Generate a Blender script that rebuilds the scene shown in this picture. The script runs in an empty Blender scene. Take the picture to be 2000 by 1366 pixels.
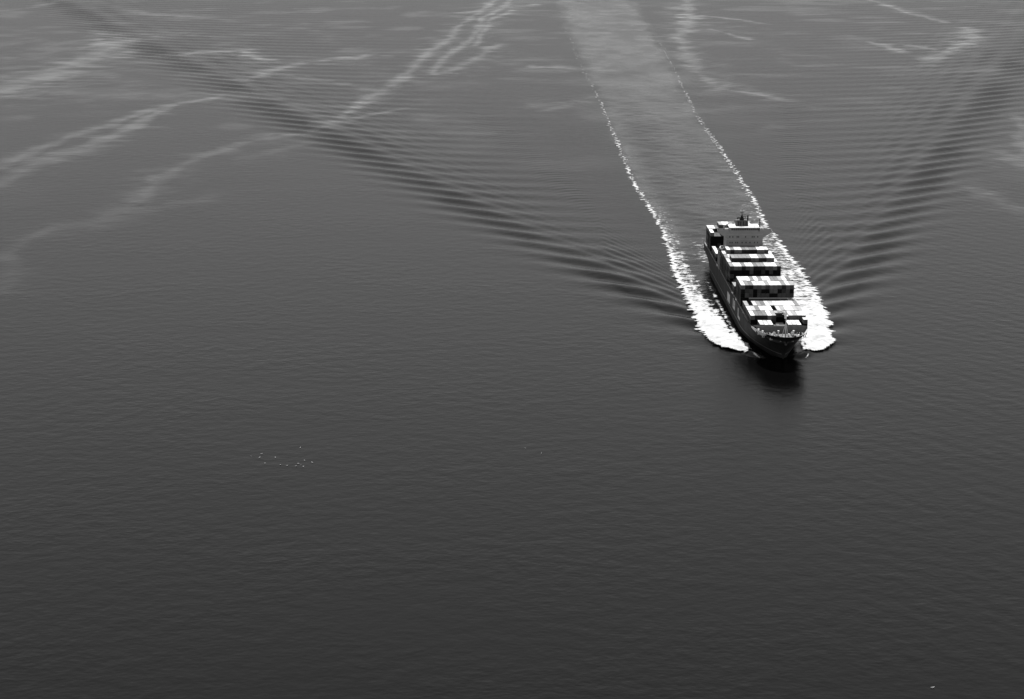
import bpy, bmesh, math, random
import numpy as np
from mathutils import Vector, Matrix

SC = bpy.context.scene
COL = SC.collection
R = math.radians

# ------------------------------------------------------------------ camera
CAM_H = 286.5
PITCH = 14.147
cam_data = bpy.data.cameras.new('camera')
cam = bpy.data.objects.new('camera', cam_data)
COL.objects.link(cam)
cam.location = (0.0, 0.0, CAM_H)
cam.rotation_euler = (R(90.0 - PITCH), 0.0, 0.0)
cam_data.sensor_width = 36.0
cam_data.lens = 36.0 * 3900.0 / 2000.0
cam_data.clip_start = 1.0
cam_data.clip_end = 120000.0
SC.camera = cam

# ------------------------------------------------------------------ sky and sun (a black and white photograph: neutral greys)
SUN_EL, SUN_AZ = 60.0, 8.0          # azimuth: degrees to the right of straight ahead, the sun stands behind the ship
world = bpy.data.worlds.new('World')
SC.world = world
world.use_nodes = True
wn, wl = world.node_tree.nodes, world.node_tree.links
wn.clear()
sky = wn.new('ShaderNodeTexSky')
sky.sky_type = 'NISHITA'
sky.sun_disc = False
sky.sun_elevation = R(SUN_EL)
sky.sun_rotation = R(SUN_AZ)
sky.altitude = 0.0
sky.air_density = 1.0
sky.dust_density = 0.0
tobw = wn.new('ShaderNodeRGBToBW')
bg = wn.new('ShaderNodeBackground')
bg.inputs['Strength'].default_value = 0.15
wout = wn.new('ShaderNodeOutputWorld')
wl.new(sky.outputs[0], tobw.inputs[0])
wl.new(tobw.outputs[0], bg.inputs['Color'])
wl.new(bg.outputs[0], wout.inputs['Surface'])

sun_data = bpy.data.lights.new('sun', 'SUN')
sun_data.energy = 5.0
sun_data.angle = R(0.53)
sun_data.color = (1.0, 1.0, 1.0)
sun = bpy.data.objects.new('sun', sun_data)
COL.objects.link(sun)
sd = Vector((math.sin(R(SUN_AZ)) * math.cos(R(SUN_EL)), math.cos(R(SUN_AZ)) * math.cos(R(SUN_EL)), math.sin(R(SUN_EL))))
sun.rotation_euler = sd.to_track_quat('Z', 'Y').to_euler()
sun.location = (0, 0, 500)

SC.view_settings.view_transform = 'Standard'
SC.view_settings.look = 'None'
SC.view_settings.gamma = 1.0
SC.view_settings.use_curve_mapping = False
SC.view_settings.exposure = 0.16

# ------------------------------------------------------------------ helpers
def tag(o, label=None, cat=None, group=None, kind=None):
    if label: o['label'] = label
    if cat: o['category'] = cat
    if group: o['group'] = group
    if kind: o['kind'] = kind
    return o

def empty(name, loc=(0, 0, 0), rz=0.0):
    o = bpy.data.objects.new(name, None)
    o.empty_display_size = 1.0
    o.location = loc
    o.rotation_euler = (0, 0, rz)
    COL.objects.link(o)
    return o

def link_mesh(name, me, parent=None, loc=None):
    o = bpy.data.objects.new(name, me)
    COL.objects.link(o)
    if parent is not None: o.parent = parent
    if loc is not None: o.location = loc
    return o

def grey(v):
    return (v, v, v, 1.0)

def mat(name, v, rough=0.6, var=0.25, scale=0.6, stretch=(1, 1, 1), spec=0.4, metallic=0.0, each=0.0):
    m = bpy.data.materials.new(name)
    m.use_nodes = True
    nt = m.node_tree
    p = nt.nodes['Principled BSDF']
    p.inputs['Roughness'].default_value = rough
    p.inputs['Specular IOR Level'].default_value = spec
    p.inputs['Metallic'].default_value = metallic
    tc = nt.nodes.new('ShaderNodeTexCoord')
    mp = nt.nodes.new('ShaderNodeMapping')
    mp.inputs['Scale'].default_value = stretch
    nz = nt.nodes.new('ShaderNodeTexNoise')
    nz.inputs['Scale'].default_value = scale
    nz.inputs['Detail'].default_value = 5.0
    rp = nt.nodes.new('ShaderNodeValToRGB')
    rp.color_ramp.elements[0].position = 0.3
    rp.color_ramp.elements[1].position = 0.7
    rp.color_ramp.elements[0].color = grey(v * (1 - var))
    rp.color_ramp.elements[1].color = grey(min(v * (1 + var), 0.9))
    oi = nt.nodes.new('ShaderNodeObjectInfo')
    va = nt.nodes.new('ShaderNodeVectorMath'); va.operation = 'ADD'
    cb = nt.nodes.new('ShaderNodeCombineXYZ')
    ml = nt.nodes.new('ShaderNodeMath'); ml.operation = 'MULTIPLY'; ml.inputs[1].default_value = 97.0
    nt.links.new(oi.outputs['Random'], ml.inputs[0])
    for k in range(3): nt.links.new(ml.outputs[0], cb.inputs[k])
    nt.links.new(tc.outputs['Object'], mp.inputs['Vector'])
    nt.links.new(mp.outputs[0], va.inputs[0]); nt.links.new(cb.outputs[0], va.inputs[1])
    nt.links.new(va.outputs[0], nz.inputs['Vector'])
    nt.links.new(nz.outputs['Fac'], rp.inputs[0])
    if each:                                    # every object its own shade
        hs = nt.nodes.new('ShaderNodeHueSaturation')
        mr = nt.nodes.new('ShaderNodeMapRange')
        mr.inputs['To Min'].default_value = 1 - each; mr.inputs['To Max'].default_value = 1 + each
        nt.links.new(oi.outputs['Random'], mr.inputs['Value']); nt.links.new(mr.outputs[0], hs.inputs['Value'])
        nt.links.new(rp.outputs[0], hs.inputs['Color']); nt.links.new(hs.outputs[0], p.inputs['Base Color'])
    else:
        nt.links.new(rp.outputs[0], p.inputs['Base Color'])
    return m

class MB:
    """collects boxes, bars, tubes and sheets into one mesh"""
    def __init__(s): s.v, s.f = [], []
    def add(s, vs, fs):
        n = len(s.v); s.v += [tuple(v) for v in vs]; s.f += [tuple(i + n for i in f) for f in fs]; return s
    def box(s, x0, x1, y0, y1, z0, z1):
        return s.add([(x0,y0,z0),(x1,y0,z0),(x1,y1,z0),(x0,y1,z0),(x0,y0,z1),(x1,y0,z1),(x1,y1,z1),(x0,y1,z1)],
                     [(0,3,2,1),(4,5,6,7),(0,1,5,4),(1,2,6,5),(2,3,7,6),(3,0,4,7)])
    def frustum(s, cx, cy, z0, z1, a0, b0, a1, b1, dy=0.0):
        return s.add([(cx-a0,cy-b0,z0),(cx+a0,cy-b0,z0),(cx+a0,cy+b0,z0),(cx-a0,cy+b0,z0),
                      (cx-a1,cy-b1+dy,z1),(cx+a1,cy-b1+dy,z1),(cx+a1,cy+b1+dy,z1),(cx-a1,cy+b1+dy,z1)],
                     [(0,3,2,1),(4,5,6,7),(0,1,5,4),(1,2,6,5),(2,3,7,6),(3,0,4,7)])
    def tube(s, a, b, r0, r1=None, n=8):
        a, b = Vector(a), Vector(b); r1 = r0 if r1 is None else r1
        d = (b - a).normalized(); u = d.orthogonal().normalized(); w = d.cross(u)
        vs = []
        for p, r in ((a, r0), (b, r1)):
            for k in range(n):
                t = 2 * math.pi * k / n
                vs.append(p + u * (r * math.cos(t)) + w * (r * math.sin(t)))
        fs = [(k, (k+1) % n, n + (k+1) % n, n + k) for k in range(n)] + [tuple(reversed(range(n))), tuple(range(n, 2*n))]
        return s.add(vs, fs)
    def prism(s, poly, axis, a, b):
        """closed polygon in two coordinates extruded along axis 0, 1 or 2"""
        n = len(poly); vs = []
        for c in (a, b):
            for p in poly:
                q = list(p); q.insert(axis, c); vs.append(q)
        return s.add(vs, [(k, (k+1) % n, n + (k+1) % n, n + k) for k in range(n)] + [tuple(reversed(range(n))), tuple(range(n, 2*n))])
    def build(s, name, m, parent=None, smooth=False, loc=None):
        me = bpy.data.meshes.new(name)
        me.from_pydata(s.v, [], s.f)
        bm = bmesh.new(); bm.from_mesh(me); bmesh.ops.recalc_face_normals(bm, faces=bm.faces); bm.to_mesh(me); bm.free()
        for q in (m if isinstance(m, (list, tuple)) else [m]): me.materials.append(q)
        if smooth: me.shade_smooth()
        return link_mesh(name, me, parent, loc)

RNG = np.random.default_rng(7)
_tab = RNG.random((512, 512)).astype(np.float32)
def vnoise(x, y, seed=0):
    """smooth value noise, 0..1, one cell per unit"""
    x = np.asarray(x, dtype=np.float64) + seed * 37.31; y = np.asarray(y, dtype=np.float64) + seed * 91.77
    xi = np.floor(x).astype(np.int64); yi = np.floor(y).astype(np.int64)
    fx = x - xi; fy = y - yi
    fx = fx*fx*(3-2*fx); fy = fy*fy*(3-2*fy)
    x0 = xi & 511; x1 = (xi+1) & 511; y0 = yi & 511; y1 = (yi+1) & 511
    return (_tab[y0,x0]*(1-fx)*(1-fy) + _tab[y0,x1]*fx*(1-fy) + _tab[y1,x0]*(1-fx)*fy + _tab[y1,x1]*fx*fy)
def fbm(x, y, seed=0, octs=4):
    a, s, n = 0.5, 0.0, 0.0
    for k in range(octs):
        s = s + a * vnoise(x * 2**k, y * 2**k, seed + k); n += a; a *= 0.5
    return s / n
def sstep(a, b, x):
    t = np.clip((x - a) / (b - a), 0, 1); return t*t*(3-2*t)

# ------------------------------------------------------------------ where the ship is
SHIP = Vector((153.9, 1240.0, 0.0))
YAW = R(0.7)
def to_ship(X, Y):
    dx, dy = X - SHIP.x, Y - SHIP.y
    c, s = math.cos(YAW), math.sin(YAW)
    return dx * c + dy * s, -dx * s + dy * c          # lateral, along (aft positive)
BOW = -130.0                                          # stem at the waterline, along the ship

# outer edge of the white bow wash, lateral offset from the track against distance along it (metres)
FL_Y = [-113.5,-108,-99.6,-84.6,-54.7,-6.3,70,173,272,385,461,636,810,1064,1271,1517,1989,2649,3640]
FL_X = [139.5,131.7,123.6,117.5,114.1,113.6,111.7,112.6,114.2,110.6,105.8,104.1,102.9,100.5,96.3,91.5,86.2,80.8,78]
FR_Y = [-113.5,-105,-83.3,-80,-61,-6.3,70,137,211,294,385,488,604,719,848,973,1163,1451,1735,2083,2649,3640]
FR_X = [171.4,183.2,194.2,191.5,194.5,199.7,202.7,201.8,200.8,199.6,202.6,203.7,204.9,204.5,204.1,204.5,209.3,216.4,223.5,227.9,236.4,262]
def edge_left(Y): return np.interp(Y - SHIP.y, FL_Y, FL_X)
def edge_right(Y): return np.interp(Y - SHIP.y, FR_Y, FR_X)

# ------------------------------------------------------------------ the sea surface
K0 = 2 * math.pi / 45.9
AMP = 15.5
def airy_table():
    """Ai and Ai' on a table, integrated from the decaying side"""
    h = -0.01; x, y, d = 5.0, 1.0834e-4, -2.4741e-4
    xs, ys, ds = [x], [y], [d]
    for _ in range(9500):
        k1y, k1d = d, x * y
        k2y, k2d = d + h/2*k1d, (x + h/2) * (y + h/2*k1y)
        k3y, k3d = d + h/2*k2d, (x + h/2) * (y + h/2*k2y)
        k4y, k4d = d + h*k3d, (x + h) * (y + h*k3y)
        y += h/6*(k1y + 2*k2y + 2*k3y + k4y); d += h/6*(k1d + 2*k2d + 2*k3d + k4d); x += h
        xs.append(x); ys.append(y); ds.append(d)
    return np.array(xs[::-1]), np.array(ys[::-1]), np.array(ds[::-1])
AX, AY, AD = airy_table()
def kelvin(X, Y):
    """ship wave pattern (uniform asymptotics of the Kelvin wake): cusp waves on both arms, diverging and transverse waves inside"""
    lat, al = to_ship(X, Y)
    out = np.zeros_like(X)
    for sgn, off, ang in ((-1, 9.0, KANG[0]), (1, 9.0, KANG[1])):
        v = (lat * sgn - off) * ang
        u = al - (BOW + 1.0)
        ok = (u > 6) & (v > 1) & (v < 0.9 * u + 30)
        uu = u[ok]; vv = v[ok]
        a = vv / uu
        root = np.sqrt((1 - 8 * a * a).astype(complex))
        tD, tT = (1 + root) / (4 * a), (1 - root) / (4 * a)
        pD = K0 * (uu - vv * tD) * np.sqrt(1 + tD * tD)
        pT = K0 * (uu - vv * tT) * np.sqrt(1 + tT * tT)
        pm = ((pD + pT) / 2).real + (fbm(X[ok] * .013, Y[ok] * .008, 15, 3) - .5) * 1.5
        ins = a < 1 / math.sqrt(8)
        ze = (0.75 * np.abs(pD - pT)) ** (2 / 3) * np.where(ins, 1, -1)
        wD = np.where(ins, np.exp(-np.maximum(tD.real - .7071, 0) * 0.62), 1.0)
        wT = np.where(ins, 0.22 + 0.78 * np.exp(-np.maximum(.7071 - tT.real, 0) * 3.0), 1.0)
        Ai = np.interp(-ze, AX, AY); Ad = np.interp(-ze, AX, AD)
        zs = np.sqrt(np.maximum(ze, 0.02))
        g = np.where(ins, (wD - wT) / zs, 0)
        r = np.hypot(uu, vv)
        e = r ** (-1 / 3) * np.clip(r / 350, .7, 3) ** 0.16 * (0.5 * (wD + wT) * Ai * np.cos(pm + PHASE) + 0.5 * g * Ad * np.sin(pm + PHASE))
        e = e * sstep(4, 36, uu) * sstep(1, 12, vv) * np.where(ze > 85, 0, 1) * (0.45 + 1.1 * fbm(X[ok] * .02, Y[ok] * .012, 5, 3))
        out[ok] += e
    return out * AMP
KANG, PHASE = (0.97, 1.02), 0.0

def eta(X, Y):
    X = np.asarray(X, dtype=np.float64); Y = np.asarray(Y, dtype=np.float64)
    e = kelvin(X, Y)
    lat, al = to_ship(X, Y)
    # bow wave: a glassy sheet thrown off the stem, then the ridges under the wash
    q = al - BOW
    m = np.exp(-((lat - 0.6) / 10.5)**2 - ((q + 1.5) / 5.0)**2) * 1.1
    for sgn in (-1, 1):
        d = (lat * sgn) - np.interp(q, [-2, 2, 6, 11, 17, 40], [0, 4.5, 9.5, 13.5, 16.5, 24])
        m = m + 2.3 * np.exp(-(d / 2.6)**2) * sstep(-3, 4, q) * (1 - sstep(16, 40, q))
    e = e + m
    for edge, sgn in ((edge_left, -1), (edge_right, 1)):
        d = (edge(Y) - X) * -sgn * -1 if sgn < 0 else (edge(Y) - X)
        d = (X - edge(Y)) if sgn < 0 else d
        e = e + 1.5 * np.exp(-((d - 6) / 4.5)**2) * sstep(-114, -100, al) * (1 - sstep(-90, 120, al)) * (0.7 + 0.6 * vnoise(X*.1, Y*.1, 3))
    # churned water between the two wash lines
    ins = sstep(0, 8, X - edge_left(Y)) * sstep(0, 8, edge_right(Y) - X) * sstep(-100, 60, al)
    e = e + ins * (fbm(X * 0.09, Y * 0.09, 11, 4) - 0.5) * 0.9 * (1 - 0.8 * sstep(300, 1800, al))
    return e

SLICK= [(6,[(-365.6,1413.2),(-363.0,1481.2),(-355.4,1533.6),(-331.9,1555.6),(-318.3,1601.5),(-314.9,1662.6),(-313.6,1756.0),(-305.0,1844.5),(-285.6,1908.3),(-270.0,1976.6),(-244.5,2019.9),(-215.2,2038.5),(-195.9,2116.2),(-183.6,2235.2),(-160.0,2403.5),(-134.3,2628.5),(-124.0,2861.9),(-94.5,3096.7),(-81.4,3372.2),(-46.9,3700.3),(-25.0,3956.0)]),(5,[(-102.9,2598.2),(-93.7,2826.2),(-72.9,3014.4),(-53.3,3228.7),(-48.5,3475.1),(-14.1,3700.3),(5.1,4025.5)]),(4,[(-56.8,2974.8),(-44.9,3210.5),(-34.8,3422.9),(0.0,3641.3)]),(9,[(-80.6,2628.5),(-62.6,2723.9),(-40.1,2861.9),(-26.5,2974.8)]),(6,[(-447.7,1728.3),(-444.4,1829.1),(-433.3,1908.3),(-411.1,1994.5),(-397.5,2088.4),(-393.9,2191.3),(-386.1,2280.9),(-343.7,2353.0)]),(5,[(-472.7,1829.1),(-460.7,1941.9),(-448.5,2049.8),(-428.3,2108.2),(-418.1,2169.9),(-401.6,2235.2)]),(20,[(-618.1,2413.8),(-603.6,2483.3),(-590.9,2568.5),(-590.9,2691.4),(-590.9,2861.9),(-594.8,3055.0)]),(16.5,[(-615.5,2403.5),(-547.8,2403.5),(-486.4,2372.9),(-340.4,2372.9)]),(8,[(-337.7,2539.5),(-322.3,2628.5),(-287.1,2743.7),(-227.8,2791.2),(-201.8,2826.2)]),(6.5,[(-288.9,2568.5),(-231.2,2511.1),(-148.3,2413.8)]),(5.5,[(-315.4,1596.8),(-282.8,1625.4),(-256.9,1650.0)]),(5.5,[(-260.7,1869.5),(-208.1,1969.6)]),(8.5,[(-733.9,3761.1),(-672.7,3584.2),(-599.9,3528.8),(-478.0,3422.9)]),(8.5,[(-673.0,3228.7),(-630.8,3139.5),(-542.4,3183.5),(-433.3,3096.7)]),(9,[(340.5,3956.0),(320.0,3584.2),(287.1,3275.2),(252.1,3096.7),(251.7,2861.9),(242.9,2568.5),(251.5,2456.2),(266.9,2483.3)]),(4,[(331.3,3528.8),(384.6,3443.6),(425.7,3352.4)]),(4,[(315.4,3265.8),(339.1,3174.6),(359.6,3071.5)]),(5,[(250.4,2445.4),(287.5,2388.1),(322.3,2328.5)]),(5,[(689.4,3888.9),(700.0,3584.2),(727.9,3372.2)]),(9,[(740.7,3275.2),(703.5,3071.5),(643.3,2936.2),(579.6,2770.7)]),(5,[(590.9,2974.8),(623.6,2913.6)]),(7,[(471.7,1925.0),(477.5,1829.1)]),(6,[(395.4,1714.8),(414.9,1613.4)]),(6.5,[(-917.6,3618.3),(-881.7,3700.3),(-866.7,3888.9)]),(5.5,[(23.4,2280.9),(88.6,2304.5)]),(4.5,[(34.4,2235.2),(96.5,2353.0)]),(7,[(-359.7,1404.0),(-344.7,1342.5),(-339.6,1293.7)]),(6,[(-207.9,2128.4),(-167.9,2178.4),(-115.4,2248.8)]),(5,[(541.4,3038.6),(561.4,2898.6)]),(6,[(551.9,2169.9),(497.4,1908.3)]),(10,[(-90.9,3584.2),(38.1,3761.1)]),(6,[(27.5,2691.4),(74.7,2659.6)]),(8,[(-504.4,2826.2),(-391.5,2898.6),(-337.7,2757.2)])]
def seg_dist(X, Y, pts):
    d = np.full(X.shape, 1e9)
    for (x0, y0), (x1, y1) in zip(pts[:-1], pts[1:]):
        dx, dy = x1 - x0, y1 - y0; L = dx*dx + dy*dy
        t = np.clip(((X - x0) * dx + (Y - y0) * dy) / L, 0, 1)
        d = np.minimum(d, np.hypot(X - x0 - t*dx, (Y - y0 - t*dy) * 0.55))
    return d

def lines(segs):
    out = []
    for a, b, st in segs: out.append(np.arange(a, b - 1e-6, st))
    return np.concatenate(out + [np.array([segs[-1][1]])])
def grow(a, b, n):
    s = 1 if b > a else -1
    return a + s * np.geomspace(12.0, abs(b - a), n)

def build_water():
    xs = lines([(-1100, -420, 8), (-420, 68, 4), (68, 242, 1.3), (242, 700, 4), (700, 1200, 8)])
    xs = np.concatenate([grow(-1100, -45000, 14)[::-1], xs, grow(1200, 45000, 14)])
    ys = lines([(560, 1060, 4), (1060, 1420, 1.5), (1420, 2300, 3.0), (2300, 4100, 5.5)])
    ys = np.concatenate([grow(560, -6000, 10)[::-1], ys, grow(4100, 90000, 18)])
    X, Y = np.meshgrid(xs, ys)
    Z = np.zeros_like(X)
    core = (X > -1300) & (X < 1400) & (Y > 500) & (Y < 4600)
    Z[core] = eta(X[core], Y[core])
    n, mth = len(xs), len(ys)
    co = np.stack([X.ravel(), Y.ravel(), Z.ravel()], 1).astype(np.float32)
    me = bpy.data.meshes.new('water')
    me.vertices.add(n * mth)
    me.vertices.foreach_set('co', co.ravel())
    i = np.arange((mth - 1) * (n - 1)); r = i // (n - 1); c = i % (n - 1)
    a = r * n + c
    quads = np.stack([a, a + 1, a + n + 1, a + n], 1).astype(np.int32)
    me.loops.add(quads.size); me.loops.foreach_set('vertex_index', quads.ravel())
    me.polygons.add(len(quads))
    me.polygons.foreach_set('loop_start', np.arange(0, quads.size, 4, dtype=np.int32))
    me.update(calc_edges=True)
    me.shade_smooth()
    # slicks: ribbons and patches of smooth oily water
    S = np.zeros_like(X)
    wx = (fbm(X * .02, Y * .012, 21, 4) - .5) * 15; wy = (fbm(X * .02, Y * .012, 31, 4) - .5) * 44
    Xc, Yc = (X + wx)[core], (Y + wy)[core]
    acc = np.zeros(Xc.shape)
    rag = fbm(X * .05, Y * .034, 41, 5)[core]; wid = fbm(X * .012, Y * .006, 44, 2)[core]
    strk = fbm(X * .03, Y * .06, 46, 5)[core]; rag2 = fbm(X * .09, Y * .06, 48, 4)[core]
    for w, pts in SLICK:
        d = seg_dist(Xc, Yc, pts)
        ww = w * (0.5 + 1.7 * wid)
        core_ = 1 - sstep(-0.1, 1.7, d / ww + (rag - .5) * 2.6)
        halo = (1 - sstep(0.2, 4.5, d / ww + (rag - .5) * 4.5)) * sstep(.42, .64, strk)
        soft = 0.45 if abs(w - round(w)) > 0.01 else 1.0        # half widths with a fraction are the fainter slicks
        acc = np.maximum(acc, soft * (0.66 * core_ * (0.35 + 1.0 * rag2) + 0.42 * halo) * (0.45 + 0.65 * wid) * (0.4 + 0.6 * sstep(1400, 2300, Yc)))
    # faint windrows in the far water
    st = fbm(X * .010 + 3, Y * .020, 51, 4)[core]
    acc = np.maximum(acc, 0.26 * sstep(0.55, 0.85, st) * sstep(1700, 2800, Yc))
    st = fbm(X * .016 + 7, Y * .012, 57, 5)[core]
    acc = np.maximum(acc, 0.24 * sstep(0.56, 0.84, st) * sstep(1400, 2400, Yc))
    S[core] = acc
    lat, al = to_ship(X, Y)
    far = sstep(400, 1800, al)
    edge = (fbm(X * .06, Y * .022, 61, 5) - .5) * (10 + 18 * far)
    W = sstep(-2, 5 + 14 * far, X - edge_left(Y) + edge) * sstep(-2, 5 + 14 * far, edge_right(Y) - X + edge) * sstep(-60, 250, al)
    mott = fbm(X * .055, Y * .035, 71, 5); blot = fbm(X * .022, Y * .007, 75, 3)
    lane = 1 - 0.55 * np.exp(-((lat + 12 + 16 * (blot - .5)) / 15)**2) * (1 - sstep(700, 1700, al))
    W = W * (0.52 + 0.48 * far) * np.clip(-0.35 + 2.5 * (0.6 * mott + 0.4 * blot), 0.05, 1.4) * lane
    rim = np.exp(-((X - edge_left(Y) - 9) / 9)**2) + np.exp(-((edge_right(Y) - X - 9) / 9)**2)
    W = W + 0.55 * rim * sstep(60, 200, al) * (1 - sstep(500, 1100, al)) * sstep(.35, .65, fbm(X * .05, Y * .12, 79, 4)) * sstep(-1, 4, X - edge_left(Y)) * sstep(-1, 4, edge_right(Y) - X)
    for nm, arr in (('slick', S), ('wake', W)):
        at = me.attributes.new(nm, 'FLOAT', 'POINT')
        at.data.foreach_set('value', arr.ravel().astype(np.float32))
    # material
    m = bpy.data.materials.new('sea_water'); m.use_nodes = True
    nt = m.node_tree; N = nt.nodes; L = nt.links
    N.remove(N['Principled BSDF'])
    gl = N.new('ShaderNodeBsdfGlossy'); gl.distribution = 'BECKMANN'
    df = N.new('ShaderNodeBsdfDiffuse')
    fr = N.new('ShaderNodeFresnel'); fr.inputs['IOR'].default_value = 1.26
    mx = N.new('ShaderNodeMixShader')
    geo = N.new('ShaderNodeNewGeometry')
    def noise(scale, stretch, detail, rot=0.0):
        mp = N.new('ShaderNodeMapping'); mp.inputs['Scale'].default_value = stretch; mp.inputs['Rotation'].default_value = (0, 0, rot)
        nz = N.new('ShaderNodeTexNoise'); nz.inputs['Scale'].default_value = scale; nz.inputs['Detail'].default_value = detail
        L.new(geo.outputs['Position'], mp.inputs[0]); L.new(mp.outputs[0], nz.inputs['Vector'])
        return nz.outputs['Fac']
    def math_(op, a, b):
        q = N.new('ShaderNodeMath'); q.operation = op
        for k, v in ((0, a), (1, b)):
            if isinstance(v, (int, float)): q.inputs[k].default_value = v
            else: L.new(v, q.inputs[k])
        return q.outputs[0]
    def attr(nm):
        q = N.new('ShaderNodeAttribute'); q.attribute_name = nm; return q.outputs['Fac']
    slick, wake = attr('slick'), attr('wake')
    n1 = noise(0.40, (0.72, 1.0, 1.0), 4.0, 0.10)     # wind ripples
    n2 = noise(0.12, (0.85, 1.0, 1.0), 2.0, -0.35)     # longer chop
    n3 = noise(0.012, (0.6, 1.0, 1.0), 3.0)           # gusts
    h = math_('ADD', math_('MULTIPLY', n1, RIP1), math_('MULTIPLY', n2, RIP2))
    gust = math_('ADD', 0.1, math_('MULTIPLY', n3, 1.7))
    calm = math_('SUBTRACT', 1.0, math_('MULTIPLY', slick, 0.75))
    st_ = math_('MULTIPLY', gust, calm)
    h = math_('MULTIPLY', h, st_)
    n4 = noise(0.55, (0.6, 1.0, 1.0), 4.0, 0.0)       # churn in the wake
    h = math_('ADD', h, math_('MULTIPLY', math_('MULTIPLY', wake, n4), 0.25))
    dt = N.new('ShaderNodeVectorMath'); dt.operation = 'DOT_PRODUCT'; dt.inputs[1].default_value = (0.40, 0.27, 0.0)   # a faint cross swell
    L.new(geo.outputs['Position'], dt.inputs[0])
    sw = math_('SINE', math_('ADD', dt.outputs['Value'], math_('MULTIPLY', noise(0.03, (1, 1, 1), 2.0), 9.0)), 0.0)
    sx = N.new('ShaderNodeSeparateXYZ'); L.new(geo.outputs['Position'], sx.inputs[0])
    msk = N.new('ShaderNodeMapRange'); msk.inputs['From Min'].default_value = 40; msk.inputs['From Max'].default_value = 240; msk.interpolation_type = 'SMOOTHSTEP'
    L.new(sx.outputs['X'], msk.inputs['Value'])
    h = math_('ADD', h, math_('MULTIPLY', math_('MULTIPLY', sw, msk.outputs[0]), math_('MULTIPLY', n3, 0.035)))
    bp = N.new('ShaderNodeBump'); bp.inputs['Strength'].default_value = 1.0; bp.inputs['Distance'].default_value = 1.0
    L.new(h, bp.inputs['Height']); 
    for q in (gl, df, fr): L.new(bp.outputs[0], q.inputs['Normal'])
    ro = math_('MULTIPLY', math_('SUBTRACT', 1.0, math_('MULTIPLY', slick, 0.55)), ROUGH)
    L.new(ro, gl.inputs['Roughness'])
    col = math_('ADD', WATER_V, math_('ADD', math_('MULTIPLY', wake, 0.055), math_('MULTIPLY', slick, 0.055)))
    cc = N.new('ShaderNodeCombineColor')
    for k in range(3): L.new(col, cc.inputs[k])
    L.new(cc.outputs[0], df.inputs['Color'])
    # a ruffled sea mirrors less than a flat one at grazing angles
    sat = math_('ADD', 1.0, math_('MULTIPLY', fr.outputs[0], math_('SUBTRACT', 2.75, math_('MULTIPLY', slick, 1.5))))
    L.new(math_('DIVIDE', fr.outputs[0], sat), mx.inputs[0])
    L.new(df.outputs[0], mx.inputs[1]); L.new(gl.outputs[0], mx.inputs[2])
    L.new(mx.outputs[0], N['Material Output'].inputs['Surface'])
    me.materials.append(m)
    o = link_mesh('water', me)
    tag(o, 'calm grey sea with the ship wake and pale slicks', 'water', kind='structure')
    return o
RIP1, RIP2, ROUGH, WATER_V = 0.085, 0.23, 0.25, 0.002
build_water()

# ------------------------------------------------------------------ foam: real ragged sheets of froth lying on the water
FOAM = mat('sea_foam', 0.60, 0.9, 0.16, 0.35, spec=0.1)
_n, _l = FOAM.node_tree.nodes, FOAM.node_tree.links          # thin froth lets the water through
_a = _n.new('ShaderNodeAttribute'); _a.attribute_name = 'cover'
_l.new(_a.outputs['Fac'], _n['Principled BSDF'].inputs['Alpha'])
def foam_sheet(name, x0, x1, y0, y1, dx, dy, density, lift, label, group=None, fade=lambda X, Y: 1.0 + 0 * X):
    xs = np.arange(x0, x1, dx); ys = np.arange(y0, y1, dy)
    Xc, Yc = np.meshgrid(xs + dx/2, ys + dy/2)
    D = density(Xc, Yc)
    str_ = 0.55 * fbm(Xc * 0.16, Yc * 0.55, 81, 4) + 0.45 * fbm(Xc * .5, Yc * .5, 91, 3)
    C = sstep(-0.05, 0.50, D - np.maximum(0.5 + (str_ - 0.5) * 2.0 * sstep(1122, 1190, Yc + 45), 0.16)) * fade(Xc, Yc)
    keep = C > 0.03
    X, Y = np.meshgrid(np.append(xs, x1), np.append(ys, y1))
    X, Y = X[:len(ys)+1, :len(xs)+1], Y[:len(ys)+1, :len(xs)+1]
    jx = (vnoise(X * 3.1, Y * 2.7, 7) - .5) * dx * .9; jy = (vnoise(X * 2.9, Y * 3.3, 9) - .5) * dy * .9
    Z = eta(X, Y) + 0.10 + lift(X, Y) * (0.25 + 1.0 * fbm(X * .22, Y * .30, 13, 4))
    idx = -np.ones(X.shape, dtype=np.int64)
    r, c = np.nonzero(keep)
    use = np.zeros(X.shape, bool)
    for a, b in ((0,0),(0,1),(1,0),(1,1)): use[r+a, c+b] = True
    idx[use] = np.arange(use.sum())
    vs = np.stack([(X+jx)[use], (Y+jy)[use], Z[use]], 1)
    fs = np.stack([idx[r,c], idx[r,c+1], idx[r+1,c+1], idx[r+1,c]], 1)
    me = bpy.data.meshes.new(name)
    me.from_pydata(vs.tolist(), [], fs.tolist())
    me.shade_smooth(); me.materials.append(FOAM)
    at = me.attributes.new('cover', 'FLOAT', 'FACE'); at.data.foreach_set('value', C[r, c].astype(np.float32))
    o = link_mesh(name, me)
    tag(o, label, 'foam', group, 'stuff')
    return o

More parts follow.
